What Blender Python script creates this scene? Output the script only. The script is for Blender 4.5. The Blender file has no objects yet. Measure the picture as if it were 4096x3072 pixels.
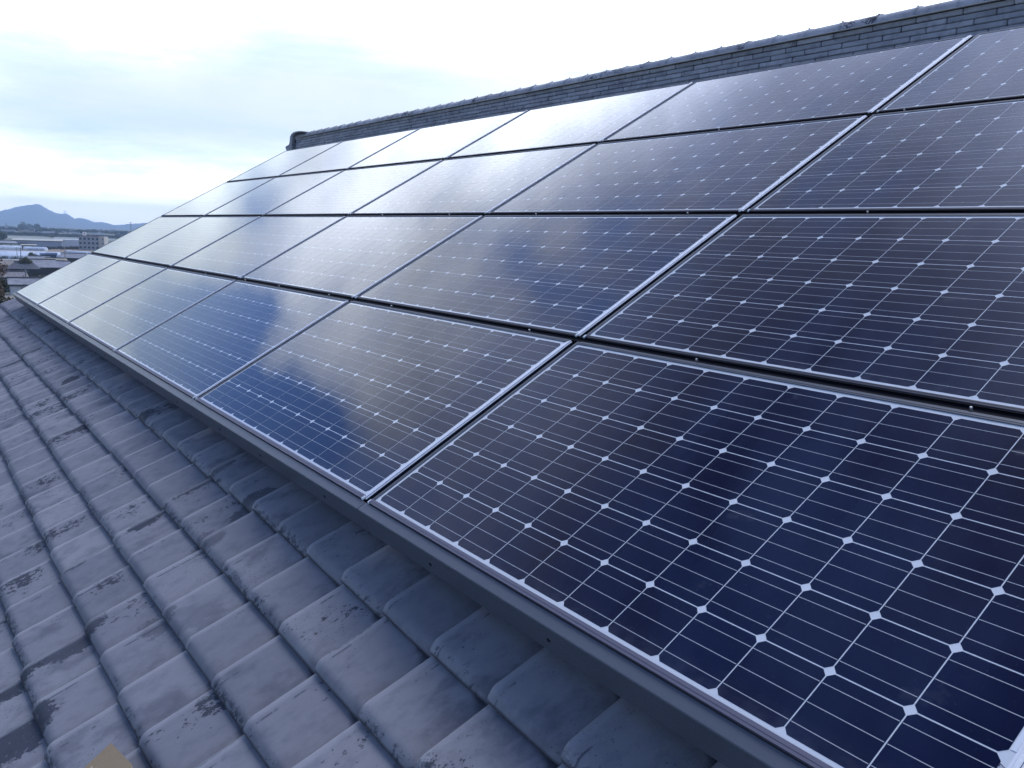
import bpy, bmesh, math, random
import numpy as np
from mathutils import Vector, Matrix
R = math.radians
random.seed(4); rng = np.random.default_rng(4)
S = bpy.context.scene
# ------------------------------------------------------------------ camera
PHI = R(30); CP, SP = math.cos(PHI), math.sin(PHI)
FPX = 3398.32                     # focal length in pixels of the 4096 px wide photograph
EYE = 19.0
CAMOFF = Vector((1.95310, -1.00043, 0.68761))
O = Vector((0, 0, EYE-CAMOFF.z))  # lower left cell corner of the nearest panel
CAM = O+CAMOFF
MR = Matrix(((0.58334724, -0.15613953, 0.79707367), (0.81133980, 0.06627018, -0.58080633), (0.03786461, 0.98550937, 0.16534074)))
cd = bpy.data.cameras.new('camera'); cam = bpy.data.objects.new('camera', cd); S.collection.objects.link(cam)
cd.sensor_width = 36; cd.lens = 36*FPX/4096; cd.clip_start = .05; cd.clip_end = 60000
cam.matrix_world = Matrix.Translation(CAM) @ MR.to_4x4()
S.camera = cam
S.view_settings.view_transform = 'Standard'; S.view_settings.look = 'None'
S.view_settings.exposure = 0.22; S.view_settings.gamma = 1
S.cycles.max_bounces = 6; S.cycles.volume_bounces = 1; S.cycles.use_denoising = True
SUN_AZ, SUN_EL = 74, 64           # azimuth counted from -X towards +Y

# ------------------------------------------------------------------ node helper
class N:
    def __init__(s, nt): s.nt = nt
    def node(s, t, **kw):
        n = s.nt.nodes.new(t)
        for k, v in kw.items(): setattr(n, k, v)
        return n
    def put(s, sock, v):
        if v is None: return
        if hasattr(v, 'is_output') or isinstance(v, bpy.types.NodeSocket): s.nt.links.new(v, sock)
        else:
            if isinstance(v, (tuple, list)) and len(v) == 3 and sock.type == 'RGBA': v = (*v, 1)
            sock.default_value = v
    def m(s, op, a, b=None, c=None, clamp=False):
        n = s.node('ShaderNodeMath', operation=op); n.use_clamp = clamp
        s.put(n.inputs[0], a); s.put(n.inputs[1], b); s.put(n.inputs[2], c)
        return n.outputs[0]
    def add(s, a, b): return s.m('ADD', a, b)
    def sub(s, a, b): return s.m('SUBTRACT', a, b)
    def mul(s, a, b): return s.m('MULTIPLY', a, b)
    def mix(s, f, a, b, blend='MIX'):
        n = s.node('ShaderNodeMix', data_type='RGBA', blend_type=blend)
        s.put(n.inputs[0], f); s.put(n.inputs[6], a); s.put(n.inputs[7], b)
        return n.outputs[2]
    def ramp(s, f, lo, hi, a=0., b=1., smooth=True):
        n = s.node('ShaderNodeMapRange', interpolation_type='SMOOTHSTEP' if smooth else 'LINEAR')
        s.put(n.inputs[0], f); n.inputs[1].default_value = lo; n.inputs[2].default_value = hi
        n.inputs[3].default_value = a; n.inputs[4].default_value = b
        return n.outputs[0]
    def noise(s, vec, scale, detail=4, rough=.55, dist=0, out=0):
        n = s.node('ShaderNodeTexNoise'); s.put(n.inputs['Vector'], vec)
        n.inputs['Scale'].default_value = scale; n.inputs['Detail'].default_value = detail
        n.inputs['Roughness'].default_value = rough; n.inputs['Distortion'].default_value = dist
        return n.outputs[out]
    def vscale(s, vec, xyz, off=(0, 0, 0), rot=(0, 0, 0)):
        n = s.node('ShaderNodeMapping'); s.put(n.inputs[0], vec)
        n.inputs['Scale'].default_value = xyz; n.inputs['Location'].default_value = off; n.inputs['Rotation'].default_value = rot
        return n.outputs[0]
    def attr(s, name, out='Color'):
        n = s.node('ShaderNodeAttribute'); n.attribute_name = name; return n.outputs[out]
    def coord(s, k='Object'): return s.node('ShaderNodeTexCoord').outputs[k]
    def sep(s, v):
        n = s.node('ShaderNodeSeparateXYZ'); s.put(n.inputs[0], v); return n.outputs
    def bump(s, h, strength=.3, dist=.002):
        n = s.node('ShaderNodeBump'); n.inputs['Strength'].default_value = strength; n.inputs['Distance'].default_value = dist
        s.put(n.inputs['Height'], h); return n.outputs[0]

def mat(name, base=(.5, .5, .5), rough=.6, metal=0., fn=None, **inp):
    m = bpy.data.materials.new(name); m.use_nodes = True
    nt = m.node_tree; b = nt.nodes['Principled BSDF']; n = N(nt)
    n.put(b.inputs['Base Color'], base); b.inputs['Roughness'].default_value = rough; b.inputs['Metallic'].default_value = metal
    for k, v in inp.items(): b.inputs[k.replace('_', ' ')].default_value = v
    if fn:
        r = fn(n, b)
        if r:
            for k, v in r.items(): n.put(b.inputs[k], v)
    return m

# ------------------------------------------------------------------ sky: Nishita blue behind a procedural cloud deck
w = bpy.data.worlds.new('World'); S.world = w; w.use_nodes = True
nt = w.node_tree; n = N(nt); bg = nt.nodes['Background']
sky = n.node('ShaderNodeTexSky', sky_type='NISHITA'); sky.sun_disc = False
sky.sun_elevation = R(SUN_EL); sky.sun_rotation = R(-90+SUN_AZ)   # rotation 0 is +Y, positive turns towards +X
sky.altitude = 30; sky.air_density = 1.0; sky.dust_density = .6; sky.ozone_density = 2.5
bg.inputs['Strength'].default_value = 0.1
dirv = n.coord('Generated')
wn = n.noise(dirv, 3.6, 6, .66, 0, 1)
ws = n.sep(wn)
xyz = n.sep(dirv)
el0 = n.mul(n.m('ARCSINE', xyz[2]), 57.2958)
az0 = n.mul(n.m('ARCTAN2', xyz[1], n.mul(xyz[0], -1)), 57.2958)
wamp = n.ramp(el0, 2, 30, 4, 10, False)
az = n.add(az0, n.mul(n.sub(ws[0], .5), wamp))
el = n.add(el0, n.mul(n.sub(ws[1], .5), n.mul(wamp, .7)))
def blob(a, e, sa, se, amp, tilt=0):
    ct, st = math.cos(R(tilt)), math.sin(R(tilt))
    da = n.sub(az, a); de = n.sub(el, e)
    p = n.mul(n.add(n.mul(da, ct), n.mul(de, st)), 1/sa); q = n.mul(n.sub(n.mul(de, ct), n.mul(da, st)), 1/se)
    r2 = n.add(n.mul(p, p), n.mul(q, q))
    return n.mul(n.m('EXPONENT', n.mul(r2, -1)), amp)
# cover: how much cloud hides the blue
BLUE = [(1.6, 16.2, 3.5, 2.9, -2.3), (4.6, 18.8, 2.4, 2.0, -1.3), (-.4, 23.2, 2.6, 4.0, -2.0), (11, 16.2, 3.6, 1.7, -.75, -40), (19, 34.5, 2.4, 4.4, -.62), (25.5, 36.5, 2.6, 4.2, -.5), (-3, 28, 4, 6, -.6),
        (8, 6.5, 9, 1.6, -.62), (13, 4.2, 8, 1.0, -.3), (6, 9.2, 5, .9, -.45), (20, 10.5, 5, 1.7, -.42), (30, 12.5, 7, 2.2, -.33), (23, 6.0, 6, 1.3, -.22), (4, 60, 26, 11, -.75), (-15, 35, 10, 12, -.6),
        (-75, 35, 45, 35, -.9), (-140, 35, 40, 35, -.8), (150, 50, 40, 30, -.4)]
cov = 1.0
for b in BLUE: cov = n.add(cov, blob(*b)) if not isinstance(cov, float) else n.add(blob(*b), cov)
streak = n.noise(n.vscale(dirv, (2.2, 2.2, 11)), 2.3, 6, .62)
fine = n.noise(n.vscale(dirv, (1, 1, 3.0)), 7, 6, .6)
band = n.noise(n.vscale(dirv, (3, 3, 26), (4, 1, 0)), 2.2, 6, .65); cov = n.add(cov, n.mul(n.sub(band, .5), n.ramp(el0, 10, 18, 1.6, 0)))
cov = n.add(cov, n.mul(n.sub(streak, .5), 1.6)); cov = n.add(cov, n.mul(n.sub(fine, .5), .7))
cov = n.m('MINIMUM', n.m('MAXIMUM', cov, 0.0), 1.0)
cov = n.m('POWER', cov, 1.0)
# brightness of the cloud deck
BRI = [(31, 27, 9, 5.5, 1.9), (23, 21, 8, 4.5, .75), (-1, 8.5, 5, 3.5, .75), (6, 11, 3, 2, .3), (38, 31, 4, 3, .6), (15, 21, 6, 3.5, .5), (13, 13.2, 6, 2.8, 1.2), (56, 14, 16, 6, .9), (36, 13, 12, 5, .2), (3, 30, 7, 5, -.1), (SUN_AZ+6, 58, 24, 18, 4.6), (125, 55, 40, 24, 1.2)]  # last two: out-of-view glow, boosted to light the tiles and panels
bri = None
for b in BRI:
    x = blob(*b); bri = x if bri is None else n.add(bri, x)
base = n.add(n.add(n.ramp(el0, 9, 15, .95, 1.5), n.ramp(el0, 22, 52, 0, -1.42)), n.ramp(el0, .8, 6.5, 1.9, 0))
bri = n.add(bri, base)
side = n.add(n.mul(xyz[1], math.sin(R(SUN_AZ))), n.mul(xyz[0], -math.cos(R(SUN_AZ))))
bri = n.mul(bri, n.ramp(side, -.5, .32, .09, 1.0))  # unseen eave-side sky dimmed so that downslope faces render dark
thick = n.noise(n.vscale(dirv, (1, 1, 1.8)), 4.1, 5, .55)
bri = n.mul(bri, n.add(1.0, n.mul(n.ramp(thick, .3, .7, -.26, .24), n.ramp(el0, 8, 18, .2, 1))))
hor = n.ramp(el0, 0, 5, 1, 0)
ccol = n.mix(hor, n.mix(n.ramp(el0, 26, 38), n.mix(n.ramp(el0, 14, 18), (.85, .955, 1.03), (.84, .92, 1.06)), (.71, .83, 1.22)), (1.0, .985, .94))
cc = n.node('ShaderNodeVectorMath', operation='SCALE'); n.put(cc.inputs[0], ccol); n.put(cc.inputs[3], n.mul(bri, 10.0))
blue = n.mix(1.0, sky.outputs[0], (1.2, 1.5, 2.15), 'MULTIPLY')
blue = n.mix(n.ramp(el0, 10, 22, .9, .0), blue, (7.3, 9.0, 10.8))
colr = n.mix(cov, blue, cc.outputs[0])
n.put(bg.inputs['Color'], colr)
# weak, wide sun behind the cloud veil
sl = bpy.data.lights.new('sun', 'SUN'); sl.energy = 1.0; sl.angle = R(26); sl.color = (1, .95, .88)
so = bpy.data.objects.new('sun', sl); S.collection.objects.link(so)
sd = Vector((-math.cos(R(SUN_AZ))*math.cos(R(SUN_EL)), math.sin(R(SUN_AZ))*math.cos(R(SUN_EL)), math.sin(R(SUN_EL))))
so.rotation_euler = sd.to_track_quat('Z', 'Y').to_euler(); so.location = (0, 30, 60)

# ------------------------------------------------------------------ object helpers
COL = S.collection
def mesh(name, verts, faces, mats, parent=None, fm=None, smooth=False, loc=None, rot=None, cols=None, uv=None):
    me = bpy.data.meshes.new(name); me.from_pydata([tuple(v) for v in verts], [], [tuple(int(i) for i in f) for f in faces])
    for m in (mats if isinstance(mats, (list, tuple)) else [mats]): me.materials.append(m)
    if fm is not None: me.polygons.foreach_set('material_index', np.asarray(fm, dtype=np.int32))
    if smooth: me.polygons.foreach_set('use_smooth', np.ones(len(me.polygons), bool))
    if cols is not None:   # per face random values, stored on the face domain
        a = me.attributes.new('rnd', 'FLOAT_COLOR', 'FACE'); a.data.foreach_set('color', np.asarray(cols, dtype=np.float32).ravel())
    if uv is not None:
        a = me.attributes.new('st', 'FLOAT_VECTOR', 'POINT'); a.data.foreach_set('vector', np.asarray(uv, dtype=np.float32).ravel())
    me.update()
    o = bpy.data.objects.new(name, me); COL.objects.link(o)
    if parent: o.parent = parent
    if loc is not None: o.location = loc
    if rot is not None: o.rotation_euler = rot
    return o
class MB:
    def __init__(s): s.v = []; s.f = []; s.m = []; s.c = []
    def quad(s, pts, mi=0, c=None):
        i = len(s.v); s.v += [tuple(p) for p in pts]; s.f.append(tuple(range(i, i+len(pts)))); s.m.append(mi); s.c.append(c or (random.random(), random.random(), random.random(), 1))
    def box(s, x0, x1, y0, y1, z0, z1, mi=0, bev=0, c=None):
        c = c or (random.random(), random.random(), random.random(), 1)
        i = len(s.v)
        if bev <= 0:
            s.v += [(x, y, z) for z in (z0, z1) for y in (y0, y1) for x in (x0, x1)]
            F = [(0, 2, 3, 1), (4, 5, 7, 6), (0, 1, 5, 4), (2, 6, 7, 3), (0, 4, 6, 2), (1, 3, 7, 5)]
            s.f += [tuple(i+k for k in f) for f in F]; s.m += [mi]*6; s.c += [c]*6
        else:
            bm = bmesh.new(); bmesh.ops.create_cube(bm, size=1)
            for v in bm.verts: v.co = Vector(((x0+x1)/2+v.co.x*(x1-x0), (y0+y1)/2+v.co.y*(y1-y0), (z0+z1)/2+v.co.z*(z1-z0)))
            bmesh.ops.bevel(bm, geom=list(bm.edges), offset=bev, segments=2, affect='EDGES')
            bm.verts.ensure_lookup_table()
            for v in bm.verts: v.index
            bm.verts.index_update()
            s.v += [tuple(v.co) for v in bm.verts]
            for f in bm.faces: s.f.append(tuple(i+v.index for v in f.verts)); s.m.append(mi); s.c.append(c)
            bm.free()
    def cyl(s, p0, p1, r0, r1=None, seg=8, mi=0, cap=True):
        r1 = r0 if r1 is None else r1
        p0, p1 = Vector(p0), Vector(p1); d = (p1-p0).normalized(); a = d.orthogonal().normalized(); b = d.cross(a)
        i = len(s.v); c = (random.random(), random.random(), random.random(), 1)
        for p, r in ((p0, r0), (p1, r1)):
            for k in range(seg):
                t = 2*math.pi*k/seg; s.v.append(tuple(p+a*math.cos(t)*r+b*math.sin(t)*r))
        for k in range(seg):
            k2 = (k+1) % seg; s.f.append((i+k, i+k2, i+seg+k2, i+seg+k)); s.m.append(mi); s.c.append(c)
        if cap:
            s.f.append(tuple(i+seg+k for k in range(seg))); s.m.append(mi); s.c.append(c)
            s.f.append(tuple(i+seg-1-k for k in range(seg))); s.m.append(mi); s.c.append(c)
    def extrude(s, prof, y0, y1, axis='x', mi=0):
        """closed profile in the plane across axis, swept from y0 to y1"""
        def P(a, b, t): return (t, a, b) if axis == 'x' else ((a, t, b) if axis == 'y' else (a, b, t))
        i = len(s.v); k = len(prof); c = (random.random(), random.random(), random.random(), 1)
        s.v += [P(a, b, y0) for a, b in prof]+[P(a, b, y1) for a, b in prof]
        for j in range(k):
            j2 = (j+1) % k; s.f.append((i+j, i+j2, i+k+j2, i+k+j)); s.m.append(mi); s.c.append(c)
        s.f.append(tuple(i+k-1-j for j in range(k))); s.f.append(tuple(i+k+j for j in range(k))); s.m += [mi, mi]; s.c += [c, c]
    def build(s, name, mats, parent=None, smooth=False, **kw): return mesh(name, s.v, s.f, mats, parent, s.m, smooth, cols=s.c, **kw)
def empty(name, loc=(0, 0, 0), rot=(0, 0, 0)):
    o = bpy.data.objects.new(name, None); COL.objects.link(o); o.location = loc; o.rotation_euler = rot; o.empty_display_size = .1; return o
def tag(o, label=None, cat=None, group=None, kind=None):
    if label: o['label'] = label
    if cat: o['category'] = cat
    if group: o['group'] = group
    if kind: o['kind'] = kind
    return o
def children(o): return [c for c in bpy.data.objects if c.parent == o]
def copy_tree(o, parent=None):
    c = o.copy(); COL.objects.link(c); c.parent = parent
    for ch in children(o): copy_tree(ch, c)
    return c
def roofpt(u, v, h): return Vector((O.x+u, O.y+v*CP-h*SP, O.z+v*SP+h*CP))
def shade_auto(o, ang=35):
    me = o.data
    me.polygons.foreach_set('use_smooth', np.ones(len(me.polygons), bool))
    bm = bmesh.new(); bm.from_mesh(me)
    for e in bm.edges:
        if len(e.link_faces) == 2 and e.calc_face_angle(0) > R(ang): e.smooth = False
    bm.to_mesh(me); bm.free()

# ------------------------------------------------------------------ materials
# bare dark patches where the silver surface of single tiles has flaked off: x, y, half widths, strength
PATCHES = [(-1.209, -0.16, 0.03, 0.065, 0.5), (-1.177, -0.326, 0.022, 0.043, 0.42), (-3.873, -0.155, 0.03, 0.035, 0.42), (-5.376, -0.196, 0.03, 0.061, 0.36), (-5.371, -0.317, 0.03, 0.069, 0.36), (-1.198, -0.068, 0.03, 0.052, 0.3), (-0.707, -0.642, 0.028, 0.061, 0.38), (-0.72, -0.816, 0.03, 0.069, 0.42), (-0.437, -0.83, 0.035, 0.069, 0.4), (-1.207, -0.564, 0.022, 0.061, 0.38), (0.194, -0.178, 0.012, 0.052, 0.42), (0.192, -0.51, 0.012, 0.061, 0.4), (-0.811, -0.061, 0.02, 0.052, 0.3), (-0.742, -0.234, 0.04, 0.035, 0.22), (-0.501, -0.456, 0.04, 0.035, 0.22)]
def tile_fn(stain=.55, seedoff=(0, 0, 0), edge=1, col=((.198, .202, .222), (.30, .30, .315))):
    def fn(n, b):
        rnd = n.sep(n.attr('rnd', 'Vector')); st = n.sep(n.attr('st', 'Vector')); P = n.coord('Object')
        base = n.mix(rnd[0], col[0], col[1])
        big = n.noise(P, 5, 4, .6); cloud = n.noise(n.vscale(P, (1, .45, 1)), 26, 4, .6)
        base = n.mix(n.ramp(big, .35, .7, 0, .5), base, (.27, .265, .285))
        base = n.mix(n.ramp(cloud, .42, .75, 0, .4), base, (.125, .135, .175))
        # brownish dust in the valley part of the tile, biggest near its lower neighbour
        base = n.mix(n.mul(n.ramp(st[0], .45, .95), n.ramp(cloud, .3, .7, .25, .75)), base, (.165, .155, .168))
        # dirt corner where tiles overlap, with gap shade and cap joint shadow painted in
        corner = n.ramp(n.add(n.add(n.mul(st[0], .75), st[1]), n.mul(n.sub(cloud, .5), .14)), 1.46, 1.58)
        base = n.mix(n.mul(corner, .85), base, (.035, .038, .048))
        line = n.mul(n.ramp(n.m('ABSOLUTE', n.sub(n.add(st[0], n.mul(n.sub(big, .5), .03)), n.add(.11, n.mul(rnd[2], .08)))), .006, .014, 1, 0), n.ramp(n.noise(n.vscale(P, (.5, 1, 1), (0, 7, 0)), 9, 5, .7), .54, .60))
        base = n.mix(n.mul(line, .75), base, (.05, .06, .085))
        # dark lichen and lost glaze: ragged patches, stretched down the slope
        sp = n.vscale(P, (1, .5, 1), seedoff)
        rag = n.noise(sp, 75, 7, .72)
        where = n.noise(n.vscale(P, (1, .6, 1), (3.1, 1.7, 0)), 7.5, 3, .55)
        crest = n.ramp(n.m('ABSOLUTE', n.sub(st[0], .22)), .05, .5, .10, -.06)
        pm = n.mul(n.ramp(n.add(n.add(n.add(rag, crest), n.mul(n.sub(where, .5), .8)), n.mul(n.sub(rnd[1], .5), .42)), .815, .84), stain)
        if edge:
            Pxy = n.sep(P); extra = None
            for (px_, py_, sx_, sy_, am) in PATCHES:
                dx = n.mul(n.sub(Pxy[0], px_), .55/sx_); dy = n.mul(n.sub(Pxy[1], py_), .68/sy_)
                e_ = n.mul(n.ramp(n.add(n.add(n.mul(dx, dx), n.mul(dy, dy)), n.mul(n.sub(rag, .5), 3.4)), .95, 1.25, 1, 0), min(1, am*2.4))
                extra = e_ if extra is None else n.m('MAXIMUM', extra, e_)
            pm = n.m('MAXIMUM', pm, n.mul(extra, .92))
        scuff = n.mul(n.ramp(n.add(n.noise(P, 60, 6, .7), n.mul(n.sub(rnd[2], .5), .25)), .60, .63), n.ramp(n.add(st[1], n.mul(n.sub(rag, .5), .25)), .03, .16, .8*edge, 0))
        speck = n.noise(P, 150, 3, .6)
        sm = n.mul(n.mul(n.ramp(speck, .64, .68), n.ramp(n.add(where, n.mul(n.sub(rnd[0], .5), .3)), .46, .62)), .75)
        base = n.mix(n.m('MAXIMUM', n.m('MAXIMUM', pm, sm), scuff), base, (.026, .034, .05))
        light = n.noise(P, 90, 2, .5)
        base = n.mix(n.ramp(light, .62, .8, 0, .35), base, (.30, .31, .34))
        if edge:
            soot = n.mul(n.ramp(n.noise(n.vscale(P, (1, .5, 1), (8, 2, 0)), 9, 5, .62), .50, .68), n.ramp(n.add(rnd[2], n.mul(st[0], .3)), .2, .9))
            base = n.mix(n.mul(soot, .55), base, (.075, .08, .105))
            worn = n.mul(n.ramp(n.m('ABSOLUTE', n.sub(st[0], .06)), .02, .07, 1, 0), n.ramp(cloud, .3, .6, .3, 1))
            base = n.mix(n.mul(worn, .5), base, (.36, .365, .39))
            base = n.mix(n.ramp(n.add(st[1], n.mul(n.sub(cloud, .5), .03)), .004, .03, .75, 0), base, (.035, .038, .05))  # lower nose edge darkened: grime, plus lap shade put into the colour
        h = n.add(n.mul(n.noise(P, 300, 3, .6), .5), n.mul(big, 1.2))
        return {'Base Color': base, 'Normal': n.bump(h, .35, .0015), 'Roughness': n.ramp(cloud, .3, .7, .45, .72)}
    return fn
M_TILE = mat('smoked_clay_tile', fn=tile_fn(.88), Specular_IOR_Level=.45)
M_RIDGE = mat('smoked_clay_ridge', fn=tile_fn(.4, (5, 2, 1), 0, ((.38, .39, .41), (.58, .58, .60))), Specular_IOR_Level=.3)
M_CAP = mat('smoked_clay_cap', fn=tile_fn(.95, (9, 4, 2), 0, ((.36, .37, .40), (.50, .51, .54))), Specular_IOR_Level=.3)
M_MORTAR = mat('ridge_joint', (.05, .055, .07), .9)
def glassy(col, dust=.02):
    def fn(n, b):
        P = n.coord('Object')
        wav = n.noise(n.vscale(P, (26, 1.5, 1)), 1.0, 2, .5)
        spot = n.ramp(n.noise(P, 9, 4, .6), .64, .75, 0, 1)
        c = col(n) if callable(col) else col
        yy = n.sep(P)[1]; low = n.mul(n.ramp(yy, -.01, .05, 1, 0), n.ramp(n.noise(P, 25, 4, .6), .35, .7, .2, 1))
        drops = n.ramp(n.noise(P, 140, 2, .5), .70, .74)
        c = n.mix(n.add(n.add(n.mul(spot, .035), dust), n.add(n.mul(low, .05), n.mul(drops, .03))), c, (.55, .56, .58))
        return {'Base Color': c, 'Coat Normal': n.bump(wav, .05, .004), 'Coat Roughness': n.add(.045, n.mul(spot, .12))}
    return fn
GL = dict(Coat_Weight=1.0, Coat_IOR=1.48, Specular_IOR_Level=0.0)
def cellcol(n):
    r = n.sep(n.attr('rnd', 'Vector'))
    c = n.mix(r[0], (.0018, .0042, .029), (.0045, .0048, .023))
    return n.mix(n.mul(r[1], .5), c, (.003, .008, .038))
M_CELL = mat('mono_silicon_cell', rough=.5, fn=glassy(cellcol, .003), **GL)
M_BACK = mat('white_backsheet', rough=.6, fn=glassy((.70, .73, .75), .0), **GL)
M_BUS = mat('busbar_ribbon', rough=.45, fn=glassy((.50, .53, .56), .0), **GL)
def alu(n, b):
    P = n.coord('Object'); g = n.noise(n.vscale(P, (3, 60, 60)), 8, 3, .6)
    return {'Roughness': n.ramp(g, .3, .7, .3, .5), 'Base Color': n.mix(n.noise(P, 40, 3, .6), (.72, .75, .80), (.84, .86, .9))}
M_ALU = mat('anodised_frame', rough=.4, metal=.45, fn=alu)
M_ALUB = mat('shaded_frame_foot', (.02, .024, .045), .5, .3); M_ALUT = mat('dim_frame_bar', (.10, .112, .135), .5, .4)  # darker copies of the frame metal: shade and dull reflection put into the colour
M_LILAC = mat('lilac_clip_strip', (.15, .145, .19), .5, .3)
M_DARKRUB = mat('dark_gasket', (.07, .075, .09), .42)
M_BLACK = mat('black_rail', (.004, .005, .010), .7, Specular_IOR_Level=.15)
def covfn(n, b):
    P = n.coord('Object'); g = n.noise(P, 260, 3, .7); d = n.noise(n.vscale(P, (1, 6, 6)), 3, 4, .6)
    c = n.mix(n.ramp(d, .35, .75, 0, .35), (.095, .108, .135), (.13, .142, .165))
    return {'Base Color': c, 'Normal': n.bump(g, .12, .0006), 'Roughness': n.ramp(g, .3, .7, .32, .48)}
M_COVER = mat('painted_trim', rough=.45, fn=covfn)
M_STEEL = mat('stainless_bolt', (.72, .72, .70), .3, .8)
M_CARD = mat('cardboard', fn=lambda n, b: {'Base Color': n.mix(n.noise(n.vscale(n.coord(), (1, 8, 1)), 30, 4, .6), (.30, .215, .125), (.37, .275, .165))}, rough=.85)
M_INK = mat('label_ink', (.06, .05, .09), .6)
M_LABEL = mat('label_paper', (.74, .78, .82), .4)

# ------------------------------------------------------------------ the house under the array
house = empty('tiled_house', (-3.2, 3.3, 12.3))
tag(house, 'house with a blue-grey clay tiled roof carrying the rows of solar panels', 'house')
def hmesh(name, verts, *a, **k):
    k.setdefault('parent', house)
    o = mesh(name, verts, *a, **k)
    if o.parent == house: o.matrix_parent_inverse = Matrix.Translation(-Vector(house.location))
    return o
TU, TV, TU0, TV0 = .2325, .1975, -.033, -.390
HC = -.120                        # crests of the tiles below the panel plane
PROF = [(-.014, .000), (-.012, .0095), (-.005, .0170), (.010, .0216), (.032, .0237), (.065, .0240), (.11, .0231), (.20, .0203), (.30, .0166), (.42, .0124), (.55, .0083), (.68, .0050), (.80, .0026), (.92, .0008), (1.0, .0)]
def tilefield():
    V = []; F = []; C = []; U = []; base = 0
    profs = np.array(PROF); lowp = profs[[0, 3, 5, 8, 11, 14]]
    TS = [(0.0, -.0225, .045), (0.0, -.0240, .002), (.0, -.0205, -.0005), (.008, -.0172, 0), (.035, -.0122, 0), (.07, -.0070, 0), (.105, -.0030, 0), (.14, -.0008, 0), (.18, 0, 0), (.27, 0, 0), (.45, 0, 0), (.75, 0, 0), (1.06, 0, 0)]
    TL = [(0.0, -.031, 0), (.0, -.006, 0), (.1, 0, 0), (1.06, 0, 0)]
    for j in range(-11, 19):
        for i in range(-38, 24):
            u0 = TU0+TU*i; v0 = TV0+TV*j
            near = v0 < .35 and i < 14
            pr, ts = (profs, TS) if near else (lowp, TL)
            r = rng.random(3); dz = (r[0]-.5)*.003; dv = (rng.random()-.5)*.006; du = (rng.random()-.5)*.004; tl = (rng.random()-.5)*.006; rot = (rng.random()-.5)*.02
            c = (*r, 1)
            ns, nt_ = len(pr), len(ts)
            for (t, dzt, dvt) in ts:
                for (s, z) in pr:
                    rec = .016*max(0, (.05-s)/.064)**1.8 if s < .05 else (.005*max(0, (s-.9)/.1)**1.5)
                    k = max(0, 1-t*3)
                    vv = v0+dv+t*TV+dvt+rec*k+rot*(s-.5)*TU
                    zz = HC-.024*1.6+z*1.6-.030*t+dzt+dz*(1-t)+tl*(s-.5)*(1-t)
                    uu = u0+du+s*TU
                    V.append(tuple(roofpt(uu, vv, zz))); U.append((s, t, 0))
            for b in range(nt_-1):
                for a in range(ns-1):
                    q = base+b*ns+a
                    F.append((q, q+1, q+ns+1, q+ns)); C.append(c)
            base += ns*nt_
    o = hmesh('tile_roof', V, F, M_TILE, smooth=True, cols=C, uv=U)
    return o
tilefield()
U0, U1 = TU0-38*TU-.02, TU0+24*TU   # left verge, right end of the built roof
EV = TV0-11*TV
# deck under the tiles, back slope, gable and walls
mb = MB()
Yr = 3.3; vr = (Yr-O.y+HC*SP)/CP
ye = roofpt(0, EV+.03, -.2).y
def zof(y, h): return O.z+y*SP/CP+h/CP
def deckprof(h0, h1): return [(ye, zof(ye, h0)), (Yr, zof(Yr, h0)), (2*Yr-ye, zof(ye, h0)), (2*Yr-ye, zof(ye, h1)), (Yr, zof(Yr, h1)), (ye, zof(ye, h1))]
mb.extrude(deckprof(-.217, -.26), U0+.03, U1-.05, 'x')
o = mb.build('roof_deck', mat('roof_deck_board', (.12, .09, .07), .8), house); o.matrix_parent_inverse = Matrix.Translation(-Vector(house.location))
mb = MB(); ns = 48
for i in range(ns):
    for k in range(30):
        a0 = U0+.03+i*(U1-U0-.05)/ns; a1 = a0+(U1-U0-.05)/ns; y0 = Yr+.12+k*.19; 
        def zz(y, l): return zof(2*Yr-y, -.165)+l
        mb.quad([(a0, y0, zz(y0, .0)), (a1, y0, zz(y0, .0)), (a1, y0+.19, zz(y0+.19, .018)), (a0, y0+.19, zz(y0+.19, .018))][::-1])
o = mb.build('back_slope', M_TILE, house); o.matrix_parent_inverse = Matrix.Translation(-Vector(house.location))
mb = MB(); zb = 12.2; ze = zof(roofpt(0, EV+.6, 0).y, -.27)
wy0, wy1 = roofpt(0, EV+.6, 0).y, 2*Yr-roofpt(0, EV+.6, 0).y
mb.extrude([(wy0, zb), (wy1, zb), (wy1, ze), (Yr, zof(Yr, -.27)), (wy0, ze)], U0+.5, U1-.5, 'x')
o = mb.build('wall', mat('plaster_wall', (.55, .52, .46), .9), house); o.matrix_parent_inverse = Matrix.Translation(-Vector(house.location))

# ridge: five courses of flat ridge tiles, a row of round cap tiles and the end tile
RZ0 = O.z+1.700; RY = 3.2
mb = MB()
for k in range(6):
    z0 = RZ0-.012+k*.029; dy = -.004*(2.5-k)*.6-(.006 if k == 5 else 0)
    L = .232; off = (k*.37 % 1)*L+random.random()*.03
    x = -8.62-L+off
    while x < 5.4:
        xa = max(x, -8.62); j = (random.random()-.5)*.004
        if x+L-.004 > xa: mb.box(xa, x+L-.0035, RY+dy+j, Yr+.1-dy-j, z0+.0015, z0+.0268, 0, .003)
        x += L
ridge = mb.build('ridge', [M_RIDGE], house); ridge.matrix_parent_inverse = Matrix.Translation(-Vector(house.location)); shade_auto(ridge)
def rchild(o):
    if o.parent == house: o.matrix_parent_inverse = Matrix.Translation(-Vector(house.location))
    return o
mb = MB(); mb.box(-8.61, 5.38, RY+.012, Yr+.088, RZ0-.03, RZ0+.165, 0)
rchild(mb.build('mortar_core', M_MORTAR, ridge))
mb = MB(); mb.box(-8.6, 5.37, RY-.0185, RY-.002, RZ0+.1625, RZ0+.1665, 0)
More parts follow.
